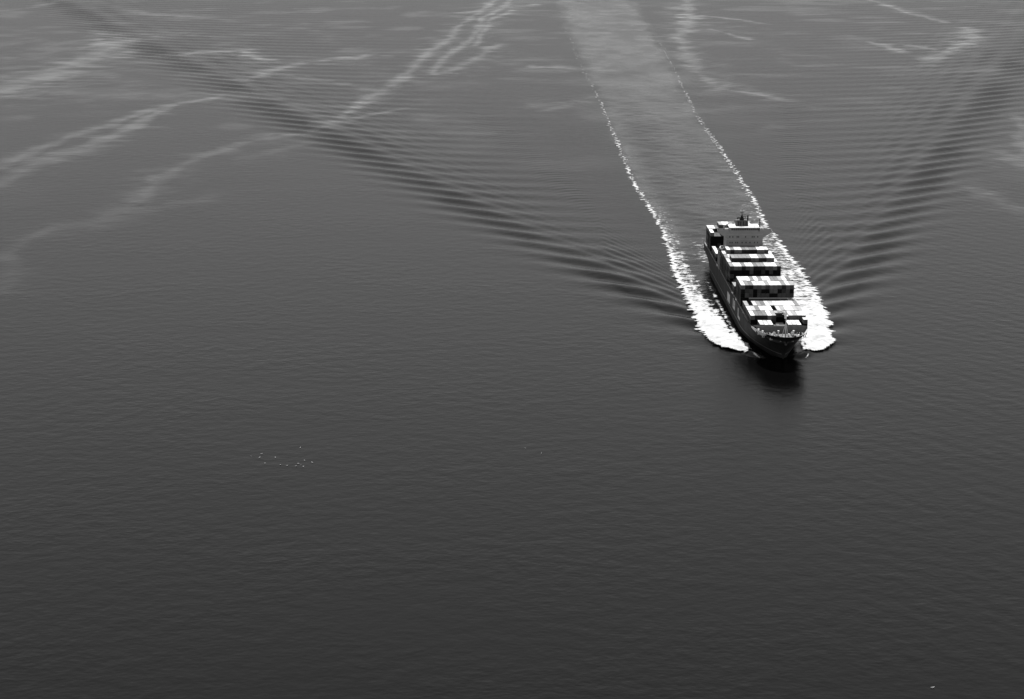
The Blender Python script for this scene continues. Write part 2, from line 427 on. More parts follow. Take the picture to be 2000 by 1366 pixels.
IL_Y = [-113, -90, -61, -23, 8, 46, 94, 173]
IL_X = [139.8, 136.2, 134.0, 131.0, 128.5, 126.5, 125.5, 125.0]
def dens_side(sgn):
    def f(X, Y):
        al = Y - SHIP.y
        if sgn < 0: out = X - edge_left(Y); inn = np.interp(al, IL_Y, IL_X) - X; hull = 137.3 - X
        else: out = edge_right(Y) - X; inn = X - (308.4 - np.interp(al, IL_Y, IL_X)); hull = X - 170.6
        teeth = (vnoise(X * 0.02 + 9, Y * 0.33, 17) - .5) * 7 * sstep(-95, -40, al) + (vnoise(X*.6, Y * 1.1, 19) - .5) * 2.0 * sstep(-112, -70, al)
        o_ = sstep(-1.2, 1.6, out + teeth)
        i_ = sstep(-4, 4, inn + (vnoise(X*.3, Y*.2, 23) - .5) * 6)
        body = o_ * i_ * np.interp(al, [-113, -20, 30, 80, 150, 260, 420], [1.5, 1.2, .88, .74, .66, .50, .2])
        # crest line itself stays white far astern
        wl_ = np.interp(al, [-113, 100, 300, 600, 1100, 1800], [3.5, 2.6, 1.8, 1.5, 1.2, 1.0])
        line = np.exp(-((out + teeth * .8 - wl_) / wl_)**2) * np.interp(al, [-113, 250, 600, 900, 1300, 1900, 2450], [1.2, 1.0, .84, .70, .56, .44, .3])
        line = line * (0.72 + 0.5 * vnoise(X * .02, Y * .05, 29))
        # froth combed along the hull
        run = np.exp(-((hull - np.interp(al, [-110, -60, 60, 100], [1.0, 3.0, 4.5, 5.5])) / 1.5)**2) * np.interp(al, [-113, -60, 20, 70, 110], [.95, .82, .72, .55, .15])
        fleck = sstep(0, 2, hull) * sstep(-3, 3, -inn + 3) * np.interp(al, [-113, -60, 0, 60], [.5, .42, .28, 0])
        return np.maximum.reduce([body, line, run, fleck])
    return f
def wfade(X, Y): return np.interp(Y - SHIP.y, [440, 700, 1100, 1600, 2400], [1.0, .9, .75, .6, .5])
def lift_side(X, Y):
    al = Y - SHIP.y
    return np.interp(al, [-114, -100, -40, 60, 300], [.9, 1.5, 1.1, .5, .15])
foam_sheet('bow_wash', 105, 140, 1126, 1680, .7, .9, dens_side(-1), lift_side, 'white foaming bow wash along the left side of the ship', 'wash on both sides of the ship')
foam_sheet('bow_wash', 166, 210, 1126, 1680, .7, .9, dens_side(1), lift_side, 'white foaming bow wash along the right side of the ship', 'wash on both sides of the ship')
foam_sheet('wake_foam', 70, 122, 1680, 3700, 1.0, 2.2, dens_side(-1), lift_side, 'thin broken foam line on the left edge of the wake', 'foam lines of the wake', wfade)
foam_sheet('wake_foam', 194, 240, 1680, 3700, 1.0, 2.2, dens_side(1), lift_side, 'thin broken foam line on the right edge of the wake', 'foam lines of the wake', wfade)
def dens_bow(X, Y):
    lat, al = to_ship(X, Y); q = al - BOW; a = np.abs(lat - 0.6) / 15.5
    arc = -5.5 + 16.0 * a**2.3
    thin = np.exp(-((q - arc) / 1.1)**2) * (0.30 + 0.75 * a**5) * (1 - sstep(1.0, 1.12, a))
    rid = 0
    for sg in (-1, 1):
        d = lat * sg - np.interp(q, [-2, 2, 6, 11, 17, 40], [0, 4.5, 9.5, 13.5, 16.5, 24])
        rid = rid + np.exp(-((d + 1.0) / .9)**2) * sstep(-2, 3, q) * (1 - sstep(12, 18, q)) * 0.34
    return np.maximum(thin, rid)
foam_sheet('bow_wave_foam', 136, 175, 1100, 1130, .4, .5, dens_bow, lambda X, Y: 0.15 + 0*X, 'thin lines of froth curling off the bow at the waterline')
def dens_stern(X, Y):
    lat, al = to_ship(X, Y)
    return np.exp(-((lat + 14) / 7)**2) * np.interp(al, [100, 130, 200, 290], [.1, .40, .36, .0]) + np.exp(-((lat) / 14)**2) * np.interp(al, [140, 152, 200, 330], [0, .42, .34, 0])
foam_sheet('stern_foam', 124, 178, 1340, 1590, .8, 1.0, dens_stern, lambda X, Y: 0.2 + 0*X, 'scattered froth in the churned water close behind the stern')

# ------------------------------------------------------------------ the ship
HULLM = mat('hull_paint', 0.020, 0.75, 0.35, 0.12, (1, 1, 0.25), 0.06)
BOOT = mat('boot_stripe_paint', 0.07, 0.5, 0.3, 0.3)
WHITE = mat('white_paint', 0.22, 0.5, 0.08, 0.3)
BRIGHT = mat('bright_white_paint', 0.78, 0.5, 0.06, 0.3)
OFFW = mat('weathered_white_paint', 0.55, 0.55, 0.2, 0.5)
LGREY = mat('light_grey_paint', 0.38, 0.55, 0.18, 0.5)
LETTER = mat('faded_letter_paint', 0.36, 0.7, 0.3, 0.4, spec=0.1)
BANDM = mat('faded_band_paint', 0.075, 0.7, 0.2, 0.5, spec=0.05)
DECK = mat('deck_paint', 0.16, 0.7, 0.3, 0.35)
DARK = mat('dark_steel', 0.02, 0.7, 0.3, 0.5, spec=0.1)
MID = mat('grey_steel', 0.08, 0.6, 0.25, 0.5)
GLASS = mat('window_glass', 0.05, 0.12, 0.1, 1.0, spec=0.6)
BLACK = mat('black_gap', 0.012, 0.8, 0.1, 1.0)

ship = empty('container_ship', SHIP, YAW)
tag(ship, 'large dark-hulled container ship steaming toward the viewer', 'ship')

HB = 16.1
def y_stem(z): return np.interp(z, [-3, 0, 5, 10, 15, 18], [-131, -131.5, -132.2, -136, -142.8, -146.8])
def half(y, z):
    """half breadth of the hull; y along the ship (aft positive), z above the water"""
    w = np.clip(z / 17.5, 0, 1) ** 0.95
    Lent = 84 + (37 - 84) * w
    p = 1.75 + 0.35 * w
    q = 1.02 + (2.15 - 1.02) * w
    t = np.clip((y - y_stem(z)) / Lent, 0, 1)
    b = HB * (1 - (1 - t) ** p) ** (1 / q)
    st = np.clip((y - 105) / 46.0, 0, 1) ** 2 * np.clip(1 - z / 9.0, 0, 1.2)
    return b * (1 - 0.65 * np.clip(st, 0, 1))
Y_STERN = 151.0
def z_sheer(y): return np.interp(y, [-150, -138, -128, -112, -96, -84], [18.0, 17.7, 17.2, 15.8, 14.6, 14.3])
DECK_Z = 14.2

def hull_strip(z0f, z1f, s_list, nz, off=0.0, side=(-1, 1)):
    """sheet wrapped on the hull side between two height functions"""
    vs, fs = [], []
    for sg in side:
        base = len(vs)
        for s in s_list:
            for k in range(nz + 1):
                z0, z1 = z0f(s), z1f(s); z = z0 + (z1 - z0) * k / nz
                y = max(s, float(y_stem(z)) + 0.02)
                vs.append((sg * (float(half(y, z)) + off), y - (off if s < -120 else 0), z))
        for a in range(len(s_list) - 1):
            for k in range(nz):
                i = base + a * (nz + 1) + k
                fs.append((i, i + 1, i + nz + 2, i + nz + 1))
    return vs, fs

def build_hull():
    NS, NZ = 90, 14
    ss = (np.linspace(0, 1, NS) ** 1.9)
    rows = []
    for s in ss:
        row = []
        for k in range(NZ + 1):
            v = k / NZ
            zt = 14.3
            for _ in range(3):
                z = -2.5 + v * (zt + 2.5)
                y = float(y_stem(z)) + s * (Y_STERN - float(y_stem(z)))
                zt = float(z_sheer(y))
            row.append((float(half(y, z)), y, z))
        rows.append(row)
    vs, fs = [], []
    for sg in (-1, 1):
        b = len(vs)
        for row in rows: vs += [(sg * x, y, z) for x, y, z in row]
        for a in range(NS - 1):
            for k in range(NZ):
                i = b + a * (NZ + 1) + k
                fs.append((i, i + 1, i + NZ + 2, i + NZ + 1))
    b1 = (NS - 1) * (NZ + 1); b2 = len(rows) * (NZ + 1) + b1
    for k in range(NZ): fs.append((b1 + k, b2 + k, b2 + k + 1, b1 + k + 1))
    mb = MB(); mb.add(vs, fs)
    h = mb.build('hull', HULLM, ship, True)
    bm = bmesh.new(); bm.from_mesh(h.data); bmesh.ops.remove_doubles(bm, verts=bm.verts, dist=0.01)
    bmesh.ops.recalc_face_normals(bm, faces=bm.faces); bm.to_mesh(h.data); bm.free()
    h.data.shade_smooth()
    # stripe at the top of the bottom paint
    sl = list(np.linspace(-131, 140, 120))
    v_, f_ = hull_strip(lambda s: 4.0, lambda s: 4.45, sl, 1, 0.04)
    m2 = MB(); m2.add(v_, f_); m2.build('boot_stripe', BOOT, h)
    # lit sheen on the dark bulwark, painted in white on each bow shoulder
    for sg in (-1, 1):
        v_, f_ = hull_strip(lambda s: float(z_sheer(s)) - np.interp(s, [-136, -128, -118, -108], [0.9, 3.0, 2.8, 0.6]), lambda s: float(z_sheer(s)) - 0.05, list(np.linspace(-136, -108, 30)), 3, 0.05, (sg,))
        m3 = MB(); m3.add(v_, f_); o = m3.build('bulwark_sheen', BRIGHT, h, True)
    # pale band under the bow rail
    v_, f_ = hull_strip(lambda s: 12.6, lambda s: 15.0, list(np.linspace(-141.9, -132.5, 24)), 3, 0.06)
    m4 = MB(); m4.add(v_, f_); m4.build('bow_name_band', BANDM, h, True)
    mb = MB()
    ye = float(y_stem(12.4)) - 0.12
    mb.add([(0.75*math.cos(t*math.pi/6), ye - 0.05 + 0.5*abs(math.cos(t*math.pi/6))*.6, 12.0 + 0.7*math.sin(t*math.pi/6)) for t in range(12)], [tuple(range(12))])
    mb.build('bow_emblem', BANDM, h)
    # large painted letters on the side
    def letter(strokes, y0):
        vs, fs = [], []
        for (a0, a1, b0, b1) in strokes:
            v_, f_ = hull_strip(lambda s: b0, lambda s: b1, list(np.linspace(y0 + a0, y0 + a1, 10)), 4, 0.04, (-1,))
            n = len(vs); vs += v_; fs += [tuple(i + n for i in f) for f in f_]
        m_ = MB(); m_.add(vs, fs); return m_.build('hull_letter', LETTER, h)
    letter([(0, 13, 5.2, 11.0)], -6.5)
    letter([(0, 3.2, 7.0, 13.2), (7, 10.2, 7.0, 13.2), (3.2, 7, 7.0, 8.6)], -33)
    letter([(7.2, 10.4, 6.6, 12.8), (0, 7.2, 6.6, 8.3)], -58)
    return h
hull = build_hull()

def deck_outline(z, n=60, inset=0.15, y0=None, y1=Y_STERN - 0.1):
    ys = np.concatenate([np.linspace(float(y_stem(z)) + 0.4, -100, n), np.linspace(-95, y1, 12)])
    if y0 is not None: ys = ys[ys >= y0]
    L_ = [(-max(float(half(y, z)) - inset, 0.05), y) for y in ys]
    return L_, [(-x, y) for x, y in L_]
Lp, Rp = deck_outline(DECK_Z)
vs, fs = [], []
for l, r in zip(Lp, Rp): vs += [(l[0], l[1], DECK_Z), (r[0], r[1], DECK_Z)]
for k in range(len(Lp) - 1): fs.append((2*k, 2*k+1, 2*k+3, 2*k+2))
mb = MB(); mb.add(vs, fs); mb.build('deck', DECK, ship)
# bulwark round the bow: inner skin and cap rail
yy = [y for y in np.linspace(-146.2, -96, 70)]
vs, fs = [], []
for sg in (-1, 1):
    b = len(vs)
    for y in yy:
        zt = float(z_sheer(y)); x1 = max(float(half(y, zt)) - 0.05, 0.0); x0 = max(float(half(max(y, float(y_stem(DECK_Z))+.3), DECK_Z)) - 0.35, 0.0)
        vs += [(sg * min(x0, x1), max(y, float(y_stem(DECK_Z)) + .3), DECK_Z + 0.05), (sg * max(x1 - 0.35, 0), y + 0.15, zt), (sg * x1, y, zt + 0.08)]
    for k in range(len(yy) - 1):
        i = b + 3 * k
        fs += [(i, i+1, i+4, i+3), (i+1, i+2, i+5, i+4)]
mb = MB(); mb.add(vs, fs); mb.build('bulwark', OFFW, ship, True)

# hatch covers under each row of boxes
BASE, TH, CP = 16.2, 2.59, 2.48
def hatch(y0, y1, w):
    MB().box(-w, w, y0, y1, DECK_Z + 0.02, BASE - 0.03).build('hatch_cover', DARK, ship)

# breakwater across the foredeck
mb = MB()
mb.prism([(-121.6, DECK_Z), (-120.9, 18.4), (-120.5, 18.4), (-120.3, DECK_Z)], 0, -14.6, 14.6)
for x in np.linspace(-13, 13, 11): mb.prism([(-120.4, DECK_Z + .1), (-120.4, 18.0), (-118.6, DECK_Z + .1)], 0, x - .06, x + .06)
mb.build('breakwater', MID, ship)

# foremast
mb = MB()
mb.tube((0.9, -131, DECK_Z), (0.9, -131, 29.3), 0.42, 0.2)
mb.tube((-0.9, -129.4, DECK_Z), (0.7, -131, 22), 0.18); mb.tube((2.7, -129.4, DECK_Z), (1.1, -131, 22), 0.18)
fm = mb.build('foremast', LGREY, ship, True)
mb = MB().box(-0.1, 2.0, -132, -130, 26.6, 26.85); mb.tube((-1.4, -131, 27.6), (3.2, -131, 27.6), .1); mb.tube((0.9, -131, 29), (0.9, -131, 31), .08)
mb.build('mast_platform', BRIGHT, fm)
mb = MB()
pts = [(-4.2, -131.2, 29.2), (-2.2, -131.2, 29.4), (-0.6, -131.2, 29.0), (0.2, -131.2, 27.8), (0.5, -131.2, 26.3), (0.5, -131.2, 25.2)]
for a, b in zip(pts[:-1], pts[1:]): mb.tube(a, b, 0.55)
mb.build('mast_cowl', BRIGHT, fm, True)

# mooring gear on the foredeck
def winch(x, y, rz):
    r = empty('mooring_winch', (x, y, DECK_Z), rz); r.parent = ship
    MB().box(-1.6, 1.6, -.9, .9, 0.02, .3).build('base', MID, r)
    mb = MB(); mb.tube((-1.3, 0, 1.0), (1.3, 0, 1.0), .55, n=12); mb.build('drum', DARK, r, True)
    for x_ in (-1.4, -.1, 1.3): MB().tube((x_ - .06, 0, 1.0), (x_ + .06, 0, 1.0), .95, n=14).build('flange', OFFW, r)
    MB().box(1.5, 2.1, -.5, .6, .3, 1.5).build('motor', OFFW, r)
for x, y, rz in ((-9.2, -127.5, .2), (-4.6, -133.5, .5), (5.8, -133.0, -.5), (9.6, -127, -.2), (-5.0, -126.5, 1.5), (5.6, -126.0, 1.5)): winch(x, y, rz)
def bollard(x, y):
    mb = MB()
    mb.box(x - .8, x + .8, y - .3, y + .3, DECK_Z + .02, DECK_Z + .15)
    for d in (-.5, .5): mb.tube((x + d, y, DECK_Z + .15), (x + d, y, DECK_Z + 1.0), .25); mb.tube((x + d, y, DECK_Z + 1.0), (x + d, y, DECK_Z + 1.12), .34)
    mb.build('bollard', OFFW, ship)
for x, y in ((-11.8, -131), (-8.2, -137.2), (-3.0, -140.8), (3.4, -140.8), (8.4, -137), (11.8, -131), (-13.6, -124.6), (13.4, -124.6)): bollard(x, y)
def vent(x, y, h=1.9):
    mb = MB(); mb.tube((x, y, DECK_Z), (x, y, DECK_Z + h - .5), .32); mb.tube((x, y, DECK_Z + h - .5), (x, y, DECK_Z + h - .1), .75, .5, 12)
    mb.build('mushroom_vent', BRIGHT, ship, True)
for x, y, h in ((-13.4, -121.8, 3.0), (-11.2, -123.4, 2.2), (-2.2, -124, 2.4), (6.6, -123.8, 2.4), (-6.6, -130.2, 1.9), (3.0, -129.6, 1.8), (8.2, -131.8, 1.9)): vent(x, y, h)
for sg in (-1, 1):
    mb = MB()
    mb.box(sg * 3.4 - .7, sg * 3.4 + .7, -139.6, -136.6, DECK_Z + .02, DECK_Z + 1.1); mb.tube((sg*3.4 - 1.2, -137.6, DECK_Z + 1.1), (sg*3.4 + 1.2, -137.6, DECK_Z + 1.1), .75, n=12)
    mb.build('anchor_windlass', MID, ship)
    mb = MB(); mb.tube((sg*3.4, -139, DECK_Z + .7), (sg*4.4, -143, DECK_Z + .5), .22); mb.build('anchor_chain', DARK, ship)
mb = MB().box(-1.4, 1.4, -136.2, -133.8, DECK_Z + .02, DECK_Z + 1.3); mb.build('deck_locker', WHITE, ship)
mb = MB().box(-3.6, 3.2, -119.4, -113.2, DECK_Z + .02, 17.4); mb.box(-2.6, -.6, -119.0, -114, 17.42, 18.0); mb.build('forward_deckhouse', MID, ship)

# stanchions, guard rails along the main deck
for sg in (-1, 1):
    mb = MB()
    for y in np.arange(-92, 150, 4.0): mb.box(sg*15.9 - .05, sg*15.9 + .05, y - .05, y + .05, DECK_Z, DECK_Z + 1.2)
    for z in (.6, 1.2): mb.tube((sg*15.9, -94, DECK_Z + z), (sg*15.9, 150, DECK_Z + z), .04, n=4)
    mb.build('guard_rail', LGREY, ship)

# lashing bridges between the stacks
def lashing(y, top):
    mb = MB()
    for k in range(14):
        x = (k - 6.5) * CP
        mb.box(x - .12, x + .12, y - .25, y + .25, DECK_Z + .02, top)
    for z in np.arange(BASE + TH, top + .1, TH): mb.box(-16.1, 16.1, y - .3, y + .3, z - .12, z)
    mb.build('lashing_bridge', DARK, ship)

# ---- accommodation block and bridge
SY = 53.4
block = MB().box(-12.0, 12.0, SY, SY + 15, DECK_Z + .02, 40.2).build('superstructure', WHITE, ship)
for z, xs_ in ((33.2, [-9.6, -8.2, -5.8, -4.6, -1.6, 1.0, 3.6, 6.6, 8.6]), (37.0, [-9.8, -7.8, -5.0, -4.0, 0.6, 5.0, 6.2, 8.6]), (30.2, [-9.0, -6.4, -3.8, 0, 2.8, 5.4, 9.0])):
    for x in xs_:
        MB().box(x - .38, x + .38, SY - .05, SY + .1, z - .5, z + .5).build('window', GLASS, block)
for z in (31.9, 35.3, 38.7): MB().box(-12.02, 12.02, SY - .12, SY, z, z + .12).build('deck_edge', LGREY, block)
bridge = MB().box(-9.6, 9.0, SY - .6, SY + 11, 40.22, 43.3).build('bridge', WHITE, ship)
for k in range(13):
    x = -9.0 + k * 1.42
    MB().box(x, x + 1.2, SY - .68, SY - .5, 41.5, 42.7).build('window_pane', GLASS, bridge)
MB().box(-10.4, 9.8, SY - 1.5, SY + 11.6, 43.32, 43.55).build('bridge_roof', BRIGHT, bridge)
for sg in (-1, 1):
    w = MB(); a, b = (9.62, 17.6) if sg > 0 else (10.0, 17.8)
    w.add([(sg*12.02, SY - .3, 36.4), (sg*12.02, SY + 3.6, 36.4), (sg*b, SY - .3, 40.0), (sg*b, SY + 3.6, 40.0), (sg*12.02, SY - .3, 40.24), (sg*12.02, SY + 3.6, 40.24), (sg*b, SY - .3, 40.24), (sg*b, SY + 3.6, 40.24)],
          [(0,1,3,2), (4,6,7,5), (0,2,6,4), (1,5,7,3), (2,3,7,6), (0,4,5,1)])
    w.box(min(sg*a, sg*b), max(sg*a, sg*b), SY - .3, SY - .15, 40.26, 41.5); w.box(min(sg*a, sg*b), max(sg*a, sg*b), SY + 3.45, SY + 3.6, 40.26, 41.5)
    w.box(min(sg*(b-.15), sg*b), max(sg*(b-.15), sg*b), SY - .15, SY + 3.45, 40.26, 41.5)
    w.build('bridge_wing', WHITE, ship)
house = MB().frustum(-1.4, SY + 6.2, 43.57, 47.2, 4.2, 2.6, 3.8, 2.2).build('mast_house', MID, ship)
for x in (-3.8, -2.4, -.6, 1.2): MB().box(x - .25, x + .25, SY + 3.5, SY + 3.75, 43.7, 46.6).build('louvre', DARK, house)
mb = MB(); mb.frustum(-1.4, SY + 6, 47.2, 50.4, 1.5, 1.2, .35, .35); mb.tube((-1.4, SY + 6, 50.2), (-1.4, SY + 6, 54.6), .26, .12)
mb.box(-4.6, 1.8, SY + 5.6, SY + 6.4, 48.2, 48.5); mb.box(-2.9, .3, SY + 5.7, SY + 6.3, 52.2, 52.4)
rm = mb.build('radar_mast', DARK, ship)
for x, z in ((-3.4, 48.9), (.9, 49.4)):
    mb = MB(); mb.box(x - 1.5, x + 1.5, SY + 5.3, SY + 5.6, z, z + .35); mb.tube((x, SY + 5.6, 48.5), (x, SY + 5.6, z), .15); mb.build('radar_scanner', DARK, rm)
mb = MB(); mb.box(2.1, 3.0, SY + 6, SY + 7, 47.2, 50.2); mb.build('signal_locker', DARK, house)
mb = MB(); mb.tube((9.9, SY + 2.4, 40.3), (9.9, SY + 2.4, 48.6), .5, .32); mb.build('exhaust_post', MID, ship)
for x, y, z1, r0 in ((4.4, 3, 45.2, .07), (6.6, 1, 45.2, .2), (5.8, 9, 46.0, .12)): MB().tube((x, SY + y, 43.56), (x, SY + y, z1), r0, r0 * .6).build('aerial', DARK, bridge)
mb = MB().frustum(0, SY + 26, DECK_Z + .02, 41.5, 5.0, 5.5, 4.4, 5.0); mb.frustum(0, SY + 26, 41.5, 43.2, 3.4, 3.6, 3.2, 3.4)
fn = mb.build('funnel', MID, ship)
for x in (-1.8, 0, 1.8): MB().tube((x, SY + 26, 43), (x, SY + 26, 44.6), .45).build('exhaust_pipe', BLACK, fn)
MB().box(-12.5, 12.5, SY + 15.5, SY + 20.3, DECK_Z + .02, 24).build('engine_casing', LGREY, ship)
# stores crane on the left of the bridge roof
cr = empty('stores_crane', (-13.2, SY + 5.0, 40.3)); cr.parent = ship
mb = MB(); mb.tube((0, 0, 0), (0, 0, 3.2), .55, .45); mb.build('crane_post', LGREY, cr)
mb = MB(); mb.tube((0, 0, 3.0), (5.8, 1.2, 6.0), .32, .2); mb.tube((0, -.6, 1.4), (3.4, .2, 4.6), .14); mb.build('boom', LGREY, cr)
# side house, platform and davit on the left side
MB().box(-16.0, -12.2, SY + 1, SY + 13, DECK_Z + .02, 26.4).build('side_house', MID, ship)
mb = MB().box(-16.4, -12.05, SY - .2, SY + 13.6, 26.42, 26.7); mb.build('boat_deck', DARK, ship)
mb = MB(); mb.tube((-15.6, SY - 1.6, DECK_Z), (-15.6, SY - 1.6, 24.6), .42, .34); mb.tube((-15.6, SY - 1.6, 24.4), (-14.2, SY + .4, 26.4), .25); mb.build('davit_post', LGREY, ship)

# ------------------------------------------------------------------ lifeboat (a thing of its own, resting on the boat deck)
def lifeboat(x, y, z):
    L_, n, vs, fs = 8.2, 12, [], []
    secs = 11
    for i in range(secs):
        t = i / (secs - 1) * 2 - 1
        k = max(1 - abs(t) ** 2.6, 0.03) ** .6
        for j in range(n):
            a = 2 * math.pi * j / n
            zz = math.sin(a); zz = zz * 1.35 if zz > 0 else zz * 1.2
            vs.append((1.45 * k * math.cos(a), t * L_ / 2, zz * k))
    for i in range(secs - 1):
        for j in range(n):
            fs.append((i*n + j, i*n + (j+1) % n, (i+1)*n + (j+1) % n, (i+1)*n + j))
    fs += [tuple(range(n)), tuple(range((secs-1)*n, secs*n))]
    c, s = math.cos(YAW), math.sin(YAW)
    r = empty('lifeboat', (SHIP.x + x*c - y*s, SHIP.y + x*s + y*c, z), YAW)
    tag(r, 'enclosed white-topped lifeboat beside the left end of the bridge block', 'lifeboat')
    MB().add(vs, fs).build('boat_hull', BRIGHT, r, True, (0, 0, 1.5))
    mb = MB(); mb.frustum(0, -2.2, 2.6, 3.5, .9, .9, .7, .7); mb.build('cockpit', WHITE, r)
    mb = MB(); mb.box(-1.52, 1.52, -3.0, 3.0, 1.35, 1.5); mb.build('fender', DARK, r)
    for yy_ in (-2.4, 2.4): MB().box(-1.0, 1.0, yy_ - .2, yy_ + .2, 0.0, .75).build('cradle', DARK, r)
lifeboat(-14.2, SY + 6.6, 26.72)

# ------------------------------------------------------------------ containers
TONES = {'W': (0.09, 0.72, 'white'), 'L': (0.07, 0.40, 'pale grey'), 'G': (0.016, 0.21, 'mid grey'), 'M': (0.05, 0.25, 'dull grey'), 'D': (0.005, 0.09, 'near-black')}  # side value with shade painted in, roof value with sunlight painted in, word
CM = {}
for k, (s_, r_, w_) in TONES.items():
    CM[k] = (mat('container_shaded_side_' + w_.replace(' ', '_').replace('-', '_'), s_, 0.8, 0.2, 0.5, (1, 1, .4), 0.08, each=.35),
             mat('container_lit_roof_' + w_.replace(' ', '_').replace('-', '_'), r_, 0.75, 0.16, 0.35, (1.2, .5, 1), 0.2, each=.28))
def container_mesh(length, tone):
    me = bpy.data.meshes.new('container')
    bm = bmesh.new()
    a, h = 2.40 / 2, 2.56
    v = [bm.verts.new(p) for p in ((-a,0,0),(a,0,0),(a,length,0),(-a,length,0),(-a,0,h),(a,0,h),(a,length,h),(-a,length,h))]
    F = [bm.faces.new([v[i] for i in q]) for q in ((0,1,5,4),(1,2,6,5),(2,3,7,6),(3,0,4,7),(4,5,6,7),(0,3,2,1))]
    for f in F[:5]:
        bmesh.ops.inset_region(bm, faces=[f], thickness=0.13, depth=-0.06)
    bm.normal_update()
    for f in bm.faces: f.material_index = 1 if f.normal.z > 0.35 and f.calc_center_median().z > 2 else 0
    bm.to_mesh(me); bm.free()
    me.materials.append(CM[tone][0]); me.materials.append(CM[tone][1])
    return me
CMESH = {(L_, t): container_mesh(L_, t) for L_ in (12.19, 6.06) for t in TONES}
ORD = ['leftmost', 'second from left', 'third from left', 'fourth from left', 'fifth from left', 'sixth from left', 'middle', 'sixth from right', 'fifth from right', 'fourth from right', 'third from right', 'second from right', 'rightmost']
TIER = ['top tier', 'second tier down', 'third tier down', 'fourth tier down', 'fifth tier down', 'lowest tier']
rnd = random.Random(5)
cy, sy_ = math.cos(YAW), math.sin(YAW)
count = 0
def put(x, y, z, length, tone, label):
    global count
    o = bpy.data.objects.new('container', CMESH[(length, tone)])
    o.location = (SHIP.x + x*cy - y*sy_, SHIP.y + x*sy_ + y*cy, z)
    o.rotation_euler = (0, 0, YAW + R(rnd.uniform(-.1, .1)))
    COL.objects.link(o)
    tag(o, label, 'container', 'containers stacked on the ship')
    count += 1
# rows from the stern forward: phrase, front edge along the ship, tiers per column, roof tones, then front tones of lower tiers
ROWS = [
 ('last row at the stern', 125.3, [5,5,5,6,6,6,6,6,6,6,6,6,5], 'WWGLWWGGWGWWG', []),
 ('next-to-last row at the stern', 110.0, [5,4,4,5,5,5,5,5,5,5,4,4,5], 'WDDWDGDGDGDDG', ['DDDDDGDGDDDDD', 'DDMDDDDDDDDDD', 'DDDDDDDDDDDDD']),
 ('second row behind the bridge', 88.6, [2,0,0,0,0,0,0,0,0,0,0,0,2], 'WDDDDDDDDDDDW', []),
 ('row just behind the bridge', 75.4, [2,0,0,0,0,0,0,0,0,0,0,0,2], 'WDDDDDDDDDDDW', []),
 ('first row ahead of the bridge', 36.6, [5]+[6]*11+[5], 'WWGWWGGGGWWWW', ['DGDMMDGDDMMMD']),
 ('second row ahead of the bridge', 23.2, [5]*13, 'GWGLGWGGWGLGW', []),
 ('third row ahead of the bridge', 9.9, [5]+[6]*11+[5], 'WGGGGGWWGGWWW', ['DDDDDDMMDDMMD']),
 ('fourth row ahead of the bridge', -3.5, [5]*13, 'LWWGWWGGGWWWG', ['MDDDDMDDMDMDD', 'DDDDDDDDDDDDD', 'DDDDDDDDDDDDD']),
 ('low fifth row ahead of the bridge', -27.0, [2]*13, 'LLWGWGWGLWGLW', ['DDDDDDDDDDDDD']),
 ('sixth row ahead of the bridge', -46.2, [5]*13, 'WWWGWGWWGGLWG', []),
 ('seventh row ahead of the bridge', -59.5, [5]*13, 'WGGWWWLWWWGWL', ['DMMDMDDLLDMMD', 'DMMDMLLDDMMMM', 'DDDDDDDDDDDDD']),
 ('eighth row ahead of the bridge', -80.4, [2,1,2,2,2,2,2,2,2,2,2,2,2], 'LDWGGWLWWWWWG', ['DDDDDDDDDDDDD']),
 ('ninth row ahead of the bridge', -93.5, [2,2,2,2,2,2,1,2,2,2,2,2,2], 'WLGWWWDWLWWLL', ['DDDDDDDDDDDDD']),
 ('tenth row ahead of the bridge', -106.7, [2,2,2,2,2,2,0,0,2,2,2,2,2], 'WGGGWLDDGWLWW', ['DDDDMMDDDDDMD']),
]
def heights(i):
    return ROWS[i][2] if 0 <= i < len(ROWS) else [0]*13
for i, (phrase, yf, nt_, tops, low) in enumerate(ROWS):
    nxt = heights(i + 1)
    for c in range(13):
        n = nt_[c]
        for t in range(n):
            depth = n - 1 - t                                  # 0 = top of this column
            front = nxt[c] <= t or i in (3,)
            left = c == 0 or nt_[c-1] <= t
            if i == 0 and c > 2 and depth > 0: continue
            if i == 1 and 5 <= c <= 11 and depth > 0: continue
            if i == 7 and t < 1: continue
            if not (depth == 0 or left or front): continue
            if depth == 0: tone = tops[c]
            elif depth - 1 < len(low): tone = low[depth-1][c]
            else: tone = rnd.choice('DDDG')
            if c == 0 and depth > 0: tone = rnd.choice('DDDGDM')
            lab = '%s container, %s, %s, %s' % (TONES[tone][2], ORD[c], TIER[min(depth, 5)], phrase)
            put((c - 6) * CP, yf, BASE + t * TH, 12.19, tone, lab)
for (y0, y1) in ((-113, -66.5), (-59.8, -33.2), (-27.4, -14.3), (-3.9, 49.2), (75.0, 101.2), (109.6, 138)):
    k = max(1, round((y1 - y0) / 13.2)); st = (y1 - y0) / k
    for q in range(k): hatch(y0 + q*st + .15, y0 + (q+1)*st - .15, 15.2 if y0 > -100 else 14.9)
lashing(-13.4, 16.2 + 2*TH); lashing(-31.0, 16.2 + TH); lashing(50.4, 16.2 + 3*TH)
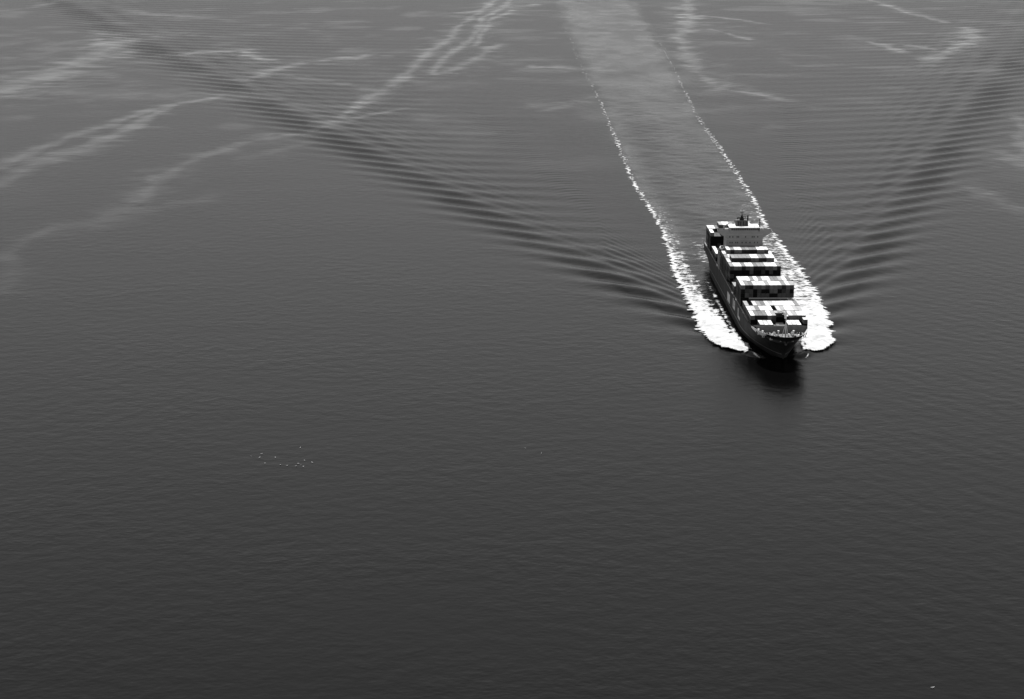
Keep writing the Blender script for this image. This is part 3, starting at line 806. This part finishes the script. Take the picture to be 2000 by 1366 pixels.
# two short boxes in the middle of the tenth row, and the short boxes behind the breakwater
for c in (6, 7):
    for t in range(2):
        put((c - 6) * CP, -100.3, BASE + t*TH, 6.06, 'L' if t else 'D', '%s short container, %s, in the gap in the middle of the tenth row' % ('pale grey' if t else 'near-black', ('left' if c == 6 else 'right') + (' upper' if t else ' lower')))
for side, cols in (('left', (-11.0, -8.4, -5.8)), ('right', (5.2, 7.8, 10.4))):
    for k, x in enumerate(cols):
        for q, y in enumerate((-119.6, -113.4)):
            put(x, y, DECK_Z + 2.1, 6.06, 'W', 'white short container in the %s cluster behind the breakwater, %s, %s' % (side, ('left', 'middle', 'right')[k], ('front', 'back')[q]))
for t in range(3):
    put(14.2 - .1, -118.9, 13.9 + t*TH if t else DECK_Z + .05, 6.06, 'WDD'[2 - t] if t == 2 else 'D', '%s short container at the far right end of the breakwater, %s' % ('white' if t == 2 else 'near-black', ('lowest', 'middle', 'topmost')[t]))
MB().box(-13, -4, -120, -107.4, DECK_Z + .02, DECK_Z + 2.08).build('hatch_cover', DARK, ship)
MB().box(4, 13, -120, -107.4, DECK_Z + .02, DECK_Z + 2.08).build('hatch_cover', DARK, ship)
print('containers', count)

# ------------------------------------------------------------------ gulls resting on the water
FEATHER = mat('white_feathers', 0.55, 0.8, 0.08, 4.0)
WINGM = mat('grey_wing_feathers', 0.45, 0.8, 0.15, 4.0)
BEAKM = mat('beak', 0.3, 0.5, 0.1, 4.0)
GULL= [(-126.5,925.2),(-121.7,928.7),(-122.0,922.9),(-114.3,922.9),(-118.2,913.6),(-110.6,911.1),(-107.3,909.9),(-104.0,939.2),(-99.7,918.0),(-102.3,913.0),(-100.8,910.9),(-103.0,909.1),(-99.4,908.4),(-95.7,914.6),(6.5,938.3),(14.4,929.8),(147.6,650.6)]
def gull_parts():
    prof = [(-.40, .02, .16), (-.33, .06, .15), (-.22, .13, .12), (-.08, .18, .10), (.08, .185, .10), (.19, .15, .13), (.26, .10, .21), (.31, .085, .29), (.37, .085, .33), (.43, .06, .33), (.46, .02, .32)]
    n, vs, fs = 10, [], []
    for y, r, z in prof:
        for j in range(n):
            a = 2*math.pi*j/n; vs.append((r*math.cos(a), -y, z + r*.85*math.sin(a)))
    for i in range(len(prof)-1):
        for j in range(n): fs.append((i*n+j, i*n+(j+1) % n, (i+1)*n+(j+1) % n, (i+1)*n+j))
    fs += [tuple(range(n)), tuple(range((len(prof)-1)*n, len(prof)*n))]
    body = MB().add(vs, fs)
    wings = MB()
    for sg in (-1, 1):
        wings.add([(sg*.10,-.16,.26),(sg*.21,-.14,.18),(sg*.22,.10,.15),(sg*.08,.46,.20),(sg*.03,.40,.24),(sg*.06,.0,.285),(sg*.19,-.12,.12),(sg*.20,.10,.10)],
                  [(0,1,2,5),(5,2,3,4),(1,6,7,2),(2,7,3)])
    beak = MB().tube((0, -.44, .32), (0, -.54, .30), .028, .008, 6)
    return body, wings, beak
gb, gw, gk = gull_parts()
GM = {}
WHERE = ['far left end of the flock', 'upper of the left pair in the flock', 'lower of the left pair in the flock', 'alone left of the middle of the flock', 'faint and low in the left half of the flock',
 'left of the two low ones in mid flock', 'right of the two low ones in mid flock', 'highest, apart above the flock', 'upper bird of the right cluster', 'centre bird of the right cluster', 'small bird inside the right cluster',
 'lower left bird of the right cluster', 'lowest right bird of the right cluster', 'far right end of the flock']
for k, (x, y) in enumerate(GULL):
    sc = 1.6 if k == 16 else (1.0 + 0.1 * ((k * 7) % 4))
    if k in (0, 10, 14): sc = 0.8
    r = empty('gull', (x, y, float(eta(np.array([x]), np.array([y]))[0]) - 0.02), R((k * 73) % 360))
    r.scale = (sc, sc, sc)
    if k < 14: lab = 'white gull on the water, ' + WHERE[k]
    elif k == 14: lab = 'left of two faint gulls on the water right of the flock'
    elif k == 15: lab = 'right of two faint gulls on the water right of the flock'
    else: lab = 'lone bright white gull on the dark water near the bottom right corner'
    tag(r, lab, 'gull', 'gulls resting on the water')
    for nm, src, m_ in (('body', gb, FEATHER), ('wings', gw, FEATHER), ('beak', gk, BEAKM)):
        if nm not in GM:
            o = src.build(nm, m_, r, True); GM[nm] = o.data
        else: o = link_mesh(nm, GM[nm], r)
